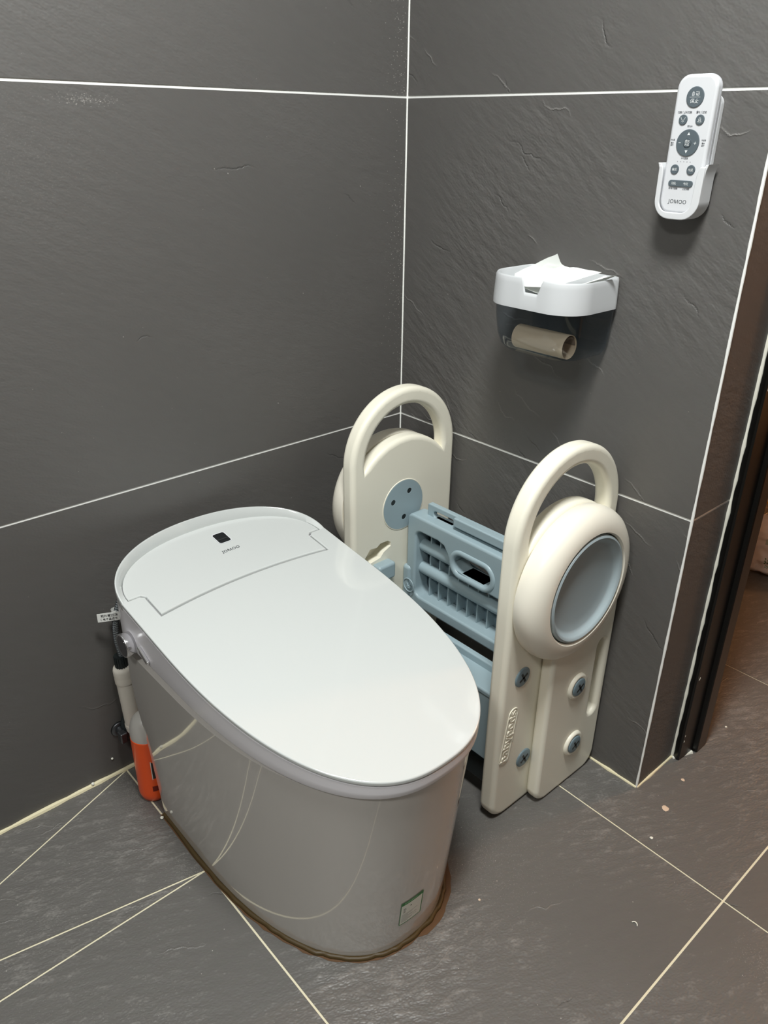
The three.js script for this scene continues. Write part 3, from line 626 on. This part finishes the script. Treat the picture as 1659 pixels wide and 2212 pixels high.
  part('emblem', [new THREE.TorusGeometry(0.0145, 0.0013, 8, 36).translate(U(0.1925), 0.281, 0.1475), ...['26-53-86', '22-51-82', '23-53-83'].flatMap((s) => s.split(' ').map((l) => { const p = l.split('-').map((d) => [U(0.184) + (+d[0] / 9) * 0.017, 0.273 + (+d[1] / 9) * 0.017, 0.148]); return tube(p, 0.0011, 10, false, 6); }))], M.blue, t);
  part('latch_block', [rbox(0.024, 0.036, 0.044, 0.006, U(0.181), 0.332, 0.205)], M.blue, t);
}

// ------------------------------------------------------------------ remote control and its wall holder
{
  const X = 0.579;
  const r = thing('remote_control', 'white remote control with grey buttons standing in the wall holder', 'remote control', [X, 0, 0.0]);
  const out = roundRect(-0.0285, 1.0145, 0.0285, 1.183, [0.016, 0.016, 0.0165, 0.0165], 10);
  part('body', extrude(shapeOf(out), 0.0145, 0.03, 0.004, 4), M.whitePlastic, r);
  part('seam', extrude(shapeOf(roundRect(-0.0288, 1.0142, 0.0288, 1.1833, [0.0162, 0.0162, 0.0168, 0.0168], 10)), 0.0205, 0.0212, 0), std(0xb9bac0, 0.5), r);
  const Z = 0.03, disc = (x, y, rx, ry = rx, h = 0.0013) => extrude(shapeOf(arc(x, y, rx, ry, 0, 2 * PI, 40).slice(0, 40)), Z - 0.0005, Z + h, 0.0005, 2);
  const mk = (g) => part('button', g, M.button, r);
  const big = mk(disc(0.0, 1.1564, 0.0122));
  const leg = (parent, geos, m = M.legend, z = Z + 0.00145) => part('legend', geos.map((g) => g.translate(0, 0, z)), m, parent);
  leg(big, [...writing(['zi', 'dong'], 0, 1.1603, 0.005, 0.1), ribbon([-0.0072, 1.1562], [0.0072, 1.1562], 0.0004), ...writing(['ting', 'zhi'], 0, 1.1519, 0.005, 0.1)]);
  const b1 = mk(disc(-0.0119, 1.13, 0.0061)), b2 = mk(disc(0.0119, 1.13, 0.0061));
  const poly = (p, x, y, s) => { const o = []; for (let i = 0; i + 1 < p.length; i++) o.push(ribbon([x + p[i][0] * s, y + p[i][1] * s], [x + p[i + 1][0] * s, y + p[i + 1][1] * s], 0.00045)); return o; };
  leg(b1, poly([[-1, 0.9], [-0.6, 0], [0, -0.3], [0.6, 0], [1, 0.9]], -0.0119, 1.13, 0.0031).concat(poly([[-0.5, -0.5], [0, -1], [0.5, -0.5]], -0.0119, 1.13, 0.0031)));
  leg(b2, poly([[-1, -0.9], [-0.5, -0.6], [-0.5, 0.3], [0, 0.9], [0.5, 0.3], [0.5, -0.6], [1, -0.9], [-1, -0.9]], 0.0119, 1.13, 0.003).concat(poly([[-0.5, 0.3], [0, -0.4], [0.5, 0.3]], 0.0119, 1.13, 0.003)));
  const wheel = mk(disc(0, 1.1026, 0.0163));
  part('centre_button', disc(0, 1.1026, 0.0058, 0.0058, 0.0021), std(0x4d575d, 0.5), wheel);
  leg(wheel, [...writing(['nuan', 'feng'], 0, 1.1047, 0.0029, 0.12), ribbon([-0.0034, 1.1026], [0.0034, 1.1026], 0.00025), ...writing(['feng', 'wen'], 0, 1.1005, 0.0029, 0.12)], M.legend, Z + 0.0023);
  const tri = (y, s) => { const g = new THREE.BufferGeometry(); const a = [[-0.002, y - s * 0.0018], [0.002, y - s * 0.0018], [0, y + s * 0.0018]]; if (s < 0) a.reverse(); g.setAttribute('position', new THREE.Float32BufferAttribute(a.flatMap((p) => [p[0], p[1], 0]), 3)); return g; };
  leg(wheel, [tri(1.1135, 1), tri(1.0917, -1), ribbon([-0.0125, 1.1024], [-0.0099, 1.1024], 0.0006), ribbon([0.0094, 1.1024], [0.0124, 1.1024], 0.0006), ribbon([0.0109, 1.1009], [0.0109, 1.1039], 0.0006)]);
  const b3 = mk(disc(-0.0125, 1.07, 0.006)), b4 = mk(disc(0.0111, 1.07, 0.006));
  leg(b3, writing(['zuo', 'wen'], -0.0125, 1.07, 0.0031, 0.12)); leg(b4, writing(['shui', 'wen'], 0.0111, 1.07, 0.0031, 0.12));
  const bar = mk(extrude(shapeOf(roundRect(-0.0186, 1.0486, 0.0172, 1.0567, 0.004)), Z - 0.0005, Z + 0.0013, 0.0005, 2));
  leg(bar, [...writing(['gong', 'neng'], -0.0103, 1.0527, 0.0031, 0.12), ...writing(['jie', 'neng'], 0.0075, 1.0527, 0.0031, 0.12)]);
  const small = [];
  writing(['fan', 'gai', 'paren', 'zhi', 'neng', 'fan', 'gai'], -0.0113, 1.1388, 0.0026, 0.13, 1.1, small);
  writing(['zhi2', 'shui', 'paren', 'guo', 'dong'], 0.0119, 1.1388, 0.0026, 0.13, 1.1, small);
  writing(['qian', 'shui', 'wai'], -0.0008, 1.1222, 0.0023, 0.13, 1.1, small); writing(['wai', 'shui', 'jin', 'zi'], -0.001, 1.0837, 0.0023, 0.13, 1.1, small);
  for (const [x, k] of [[-0.0226, 0], [0.0218, 1]]) { writing(k ? ['shui', 'guo', 'dong'] : ['shui', 'zi', 'jing'], x, 1.106, 0.0019, 0.14, 1.1, small); writing(['zhi2', 'zi'], x, 1.1022, 0.0019, 0.14, 1.1, small); writing(['gai', 'zi2'], x, 1.0995, 0.0019, 0.14, 1.1, small); }
  writing(['qian', 'dian', 'zi2', 'jin', 'qi'], -0.0108, 1.0461, 0.0024, 0.13, 1.1, small); writing(['zhi', 'guo', 'lu', 'qi'], 0.008, 1.0462, 0.0023, 0.13, 1.1, small);
  for (let k = 0; k < 5; k++) small.push(...arc(-0.0103 + k * 0.0046, 1.0795, 0.0003, 0.0003, 0, PI, 1).slice(1).map((p) => ribbon(p, [p[0] + 0.0003, p[1]], 0.0007)));
  leg(r, small, M.remoteText, Z + 0.00015).userData.kind = 'stuff';
  part('logo_lettering', lettering('JOMOO', 0.0047, 0.0002, 1.22).translate(-0.0018, 1.0292, Z), M.printDark, r);

  const h = thing('remote_holder', 'white open-fronted plastic holder on the right wall cradling the remote', 'remote holder', [X, 0, 0]);
  part('back_plate', extrude(shapeOf(roundRect(-0.026, 1.01, 0.026, 1.16, [0.02, 0.02, 0.012, 0.012], 10)), 0.0005, 0.0085, 0.001, 2), M.whiteHolder, h);
  const oL = [...arc(-0.0085, 1.0315, 0.0245, 0.0245, PI, 1.5 * PI, 12), ...arc(0.0085, 1.0315, 0.0245, 0.0245, 1.5 * PI, 2 * PI, 12), [0.0333, 1.06], [0.0345, 1.07], [0.037, 1.0775], [0.0325, 1.0768], [0.0303, 1.073], [0.0295, 1.068],
    [0.0292, 1.03], ...arc(0.0138, 1.0285, 0.0154, 0.0148, 0, -0.5 * PI, 10), ...arc(-0.0138, 1.0285, 0.0154, 0.0148, -0.5 * PI, -PI, 10), [-0.0292, 1.03], [-0.0295, 1.068], [-0.0303, 1.073], [-0.0325, 1.0768], [-0.037, 1.0775], [-0.0345, 1.07], [-0.0333, 1.06]];
  part('cradle', extrude(shapeOf(oL), 0.006, 0.0335, 0.0012, 3), M.whiteHolder, h);
  const lipU = [...arc(-0.0085, 1.0315, 0.0245, 0.0245, PI, 1.5 * PI, 12), ...arc(0.0085, 1.0315, 0.0245, 0.0245, 1.5 * PI, 2 * PI, 12), [0.0335, 1.0735], [0.0292, 1.0745], [0.0265, 1.0735], [0.0245, 1.0695], [0.0228, 1.062], [0.0218, 1.035], ...arc(0.0073, 1.0298, 0.0142, 0.0138, 0, -0.5 * PI, 10),
    ...arc(-0.0122, 1.0298, 0.0142, 0.0138, -0.5 * PI, -PI, 10), [-0.0268, 1.062], [-0.0276, 1.0705], [-0.0285, 1.0735], [-0.0335, 1.0735]];
  part('front_lip', extrude(shapeOf(lipU), 0.0322, 0.0355, 0.0012, 3), M.whiteHolder, h);
}

// ------------------------------------------------------------------ tissue box
{
  const t = thing('tissue_box', 'wall tissue box with frosted white lid over a clear smoky tray', 'tissue box', [0.406, 0, 0]);
  const hw = 0.088, dp = 0.127;
  const plan = (s, d, rr) => { const w = hw * s, q = dp * d; return [...arc(w - rr, q - rr, rr, rr, 0, PI / 2, 12), ...arc(-w + rr, q - rr, rr, rr, PI / 2, PI, 12), ...arc(-w + 0.012, 0.0135, 0.012, 0.012, PI, 1.5 * PI, 6), ...arc(w - 0.012, 0.0135, 0.012, 0.012, 1.5 * PI, 2 * PI, 6)]; };
  // thin-walled tray: outside down, inside up
  const lv = [[0.872, 0.965, 0.965], [0.85, 0.955, 0.955], [0.82, 0.925, 0.92], [0.803, 0.88, 0.87], [0.794, 0.82, 0.80], [0.790, 0.72, 0.70]];
  const ringsT = lv.map(([y, s, d]) => plan(s, d, 0.05 * s).map(([x, z]) => [x, y, z]));
  part('tray', loft(ringsT.reverse(), { capStart: true, capEnd: false }), M.smoke, t, 'clear smoky plastic tray');
  // lid: outside skin, rolled rim, inside skin, with a thumb notch at the front
  const notch = (x, z) => (z > dp * 0.9 ? Math.max(0, Math.min(1, (0.0195 - Math.abs(x - 0.011)) / 0.007)) * 0.021 : 0);
  const dense = (s, d, rr) => { const p = plan(s, d, rr), o = []; for (let i = 0; i < p.length; i++) { const a = p[i], b = p[(i + 1) % p.length], l = Math.hypot(b[0] - a[0], b[1] - a[1]), n = Math.max(1, Math.round(l / 0.003)); for (let k = 0; k < n; k++) o.push([a[0] + ((b[0] - a[0]) * k) / n, a[1] + ((b[1] - a[1]) * k) / n]); } return o; };
  const base = dense(1, 1, 0.05);
  const ring = (f, y, k) => base.map(([x, z]) => [x * f, y - k * notch(x, z), 0.0012 + (z - 0.0012) * (f + (1 - f) * 0.15)]);
  part('lid', loft([ring(0.965, 0.868, 0), ring(1.0, 0.868, 0), ring(1.002, 0.875, 0), ring(0.99, 0.905, 0.8), ring(0.984, 0.912, 1), ring(0.97, 0.9145, 1), ring(0.955, 0.911, 1), ring(0.93, 0.889, 0.3), ring(0.80, 0.885, 0)].map((q) => q.slice().reverse()), { capStart: false, capEnd: false }), M.frostLid, t);
  // deck under the sheets
  part('deck', slab(plan(0.93, 0.93, 0.045), 0.882, 0.8865, 0, null), M.frostLid, t);
}
function sheet(name, label, fn, nu = 40, nv = 30) {
  const g = new THREE.PlaneGeometry(1, 1, nu, nv), p = g.attributes.position;
  for (let i = 0; i < p.count; i++) p.setXYZ(i, ...fn(p.getX(i) + 0.5, p.getY(i) + 0.5));
  g.computeVertexNormals();
  const m = part(name, g, M.tissue, scene); return tag(m, label, 'tissue', 'tissues lying on the box');
}
{
  // a sheet hung between four edge curves (a Coons patch), with faint wrinkles
  const poly = (pts) => { const c = new THREE.CatmullRomCurve3(pts.map((p) => new THREE.Vector3(...p)), false, 'catmullrom', 0.4); return (u) => c.getPoint(u); };
  const coons = (c0, c1, d0, d1, seed, amp) => (u, v) => { // c0: v = 0, c1: v = 1 along u; d0: u = 0, d1: u = 1 along v
    const a = c0(u).multiplyScalar(1 - v).add(c1(u).multiplyScalar(v)), b = d0(v).multiplyScalar(1 - u).add(d1(v).multiplyScalar(u));
    const k = c0(0).multiplyScalar((1 - u) * (1 - v)).add(c0(1).multiplyScalar(u * (1 - v))).add(c1(0).multiplyScalar((1 - u) * v)).add(c1(1).multiplyScalar(u * v));
    const p = a.add(b).sub(k); p.y += amp * fbm(u * 5, v * 3, seed, 3) * Math.min(1, 6 * u * (1 - u) * 4 * v * (1 - v) + 0.15); return p.toArray();
  };
  const A = [0.3524, 0.9105, 0.088], B = [0.4061, 0.9442, 0.055], C = [0.472, 0.9222, 0.028], D = [0.436, 0.9035, 0.106];
  sheet('tissue', 'white tissue with one tall peaked corner on top of the box', coons(poly([A, [0.361, 0.9035, 0.098], [0.385, 0.898, 0.106], D]), poly([B, [0.4112, 0.9305, 0.05], [0.4197, 0.9249, 0.045], [0.4348, 0.9258, 0.042], C]), poly([A, [0.379, 0.928, 0.072], B]), poly([D, [0.452, 0.911, 0.07], C]), 2, 0.012));
  const E = [0.4415, 0.9015, 0.104], F = [0.48, 0.9185, 0.03], G = [0.5025, 0.9235, 0.03], H = [0.463, 0.9045, 0.1];
  sheet('tissue', 'white tissue strip lying along the right end of the box', coons(poly([E, [0.452, 0.9, 0.104], H]), poly([F, [0.49, 0.9165, 0.03], G]), poly([E, [0.46, 0.905, 0.07], F]), poly([H, [0.483, 0.914, 0.068], G]), 8, 0.006));
  sheet('tissue', 'flat bottom tissue covering the deck of the box', (u, v) => [0.34 + u * 0.135, 0.8895 + 0.003 * Math.sin(u * 7 + v * 3) + 0.003, 0.104 - v * 0.09]);
}
{
  const t = thing('cardboard_roll', 'empty brown cardboard roll lying inside the smoky tray', 'cardboard roll', [0.42, 0.8125, 0.068]);
  const tubeGeo = lathe([[0.0185, -0.0505], [0.0192, -0.0505], [0.0192, 0.0505], [0.0185, 0.0505], [0.0185, -0.0505]], 48).rotateZ(PI / 2);
  part('tube', tubeGeo, M.card, t);
  const spiral = []; for (let k = 0; k <= 60; k++) { const a = k / 60 * 4.4, q = 0.0178 - k / 60 * 0.008; spiral.push([q * Math.cos(a), q * Math.sin(a)]); }
  const inner = [...spiral, ...spiral.slice().reverse().map(([x, y]) => [x * 0.965, y * 0.965])];
  part('inner_flap', extrude(shapeOf(inner), -0.049, 0.0485, 0).rotateY(PI / 2), M.cardInner, t);
  t.position.set(0.408, 0.8105, 0.07);
}

// ------------------------------------------------------------------ packets on the hall floor
{
  const printed = (draw, w, h) => { const cv = document.createElement('canvas'); cv.width = w; cv.height = h; draw(cv.getContext('2d'), w, h); const x = new THREE.CanvasTexture(cv); x.colorSpace = THREE.SRGBColorSpace; return new THREE.MeshPhysicalMaterial({ map: x, roughness: 0.4, clearcoat: 0.2 }); };
  const pouch = (w, h, d, seed) => { // pillow bag: pinched at the bottom and top, creased
    const nu = 36, nv = 36, g = new THREE.PlaneGeometry(1, 1, nu, nv), b = new THREE.PlaneGeometry(1, 1, nu, nv);
    const go = (q, s) => { const p = q.attributes.position; for (let i = 0; i < p.count; i++) { const u = p.getX(i), v = p.getY(i), e = Math.pow(Math.max(0, Math.cos(u * PI)), 0.5) * Math.pow(Math.max(0, Math.cos(v * PI)), 0.4); p.setXYZ(i, u * w, (v + 0.5) * h, s * (d / 2) * e + fbm(u * 4, v * 6, seed, 3) * 0.035 * (0.35 + 0.65 * Math.abs(v * 2) ** 2) + Math.abs(noise.noise(u * 9, v * 3, seed)) * 0.012); } q.computeVertexNormals(); };
    go(g, 1); go(b, -1); b.index.array.reverse(); b.computeVertexNormals();
    return [g, b];
  };
  const cjk = (c, key, x, y, s, lw) => { c.lineWidth = lw; c.beginPath(); for (const l of GLYPH[key].split(' ')) l.split('-').forEach((d, i) => c[i ? 'lineTo' : 'moveTo'](x + (+d[0] / 9) * s, y + s - (+d[1] / 9) * s)); c.stroke(); };
  const bag = thing('wipes_packet', 'crumpled white plastic packet with green lettering on the hall floor', 'packet', [0.52, 0.002, -1.0], 0.42);
  part('wrapper', pouch(0.22, 0.17, 0.09, 3), printed((c, w, h) => { c.fillStyle = '#efe6e2'; c.fillRect(0, 0, w, h); c.strokeStyle = '#1f6a2a'; ['muh', 'cao', 'mu'].forEach((k, i) => cjk(c, k, 110 + i * 62, 250, 46, 7)); c.fillStyle = '#2f7a3a'; c.font = 'italic 26px sans-serif'; c.fillText('by nature', 116, 328); c.fillStyle = '#b9c2b4'; c.fillRect(90, 120, 130, 40); }, 512, 400), bag);
  const pk = thing('snack_packet', 'orange and purple printed packet lying on top of the white packet', 'packet', [0.485, 0.175, -1.04], 0.42);
  pk.rotation.z = -0.2;
  part('wrapper', pouch(0.2, 0.13, 0.07, 14), printed((c, w, h) => { c.fillStyle = '#e9c3a4'; c.fillRect(0, 0, w, h); c.fillStyle = '#6a4f86'; c.fillRect(0, 0, w, 90); c.fillStyle = '#d98a1e'; c.beginPath(); c.arc(210, 190, 80, 0, 7); c.fill(); c.fillStyle = '#f3ead8'; c.font = 'bold 90px sans-serif'; c.fillText('8', 185, 222); c.fillStyle = '#e6b24a'; c.fillRect(0, 286, w, 14); }, 512, 320), pk);
}

// ------------------------------------------------------------------ crumbs
{
  const crumb = (label, pos, s, seed, flat = 0.4, m = M.whiteCaulk) => {
    const g = new THREE.IcosahedronGeometry(s, 1), p = g.attributes.position;
    for (let i = 0; i < p.count; i++) { const k = 0.75 + 0.5 * Math.abs(noise.noise(p.getX(i) / s * 1.7 + seed, p.getY(i) / s * 1.7, p.getZ(i) / s * 1.7)); p.setXYZ(i, p.getX(i) * k, p.getY(i) * k * flat, p.getZ(i) * k); }
    const o = part('crumb', crease(g, 20), m, scene); o.position.set(...pos); return tag(o, label, 'crumb');
  };
  const chip = std(0xd8c0a8, 0.8);
  crumb('flat beige paint chip on the floor in front of the doorway corner', [0.7408, 0.0006, 0.0055], 0.0075, 1, 0.12, chip);
  crumb('small white chip on the floor below the largest paint chip', [0.7595, 0.0006, 0.0836], 0.0034, 2, 0.3);
  crumb('white sliver lying on the floor beside the black door frame', [0.7256, 0.0006, -0.0839], 0.0042, 3, 0.2, chip);
  crumb('white speck of grit on the hall floor just beyond the door frame', [0.7086, 0.0012, -0.288], 0.0028, 4, 0.5);
  crumb('white pellet at the foot of the left wall', [0.004, 0.0075, 0.7729], 0.0036, 5, 0.9);
  crumb('pale pellet on the floor close against the toilet foot', [0.1575, 0.0028, 0.7115], 0.0036, 6, 0.9);
  crumb('white dab stuck on the left wall above the floor joint', [0.0012, 0.0398, 0.7285], 0.0026, 7, 1);
  crumb('tiny beige crumb on the floor right of the toilet sticker', [0.643, 0.001, 0.404], 0.0024, 8, 0.5, chip);
  const cl = part('nail_clipping', tube([[0.8275, 0.0012, 0.2525], [0.8305, 0.0018, 0.2492], [0.8345, 0.0016, 0.2495], [0.837, 0.0012, 0.2525]], 0.0009, 12, false, 6), M.whiteCaulk, scene);
  tag(cl, 'thin white curved clipping on the floor near the crossing joints', 'clipping');
}

renderer.render(scene, camera);
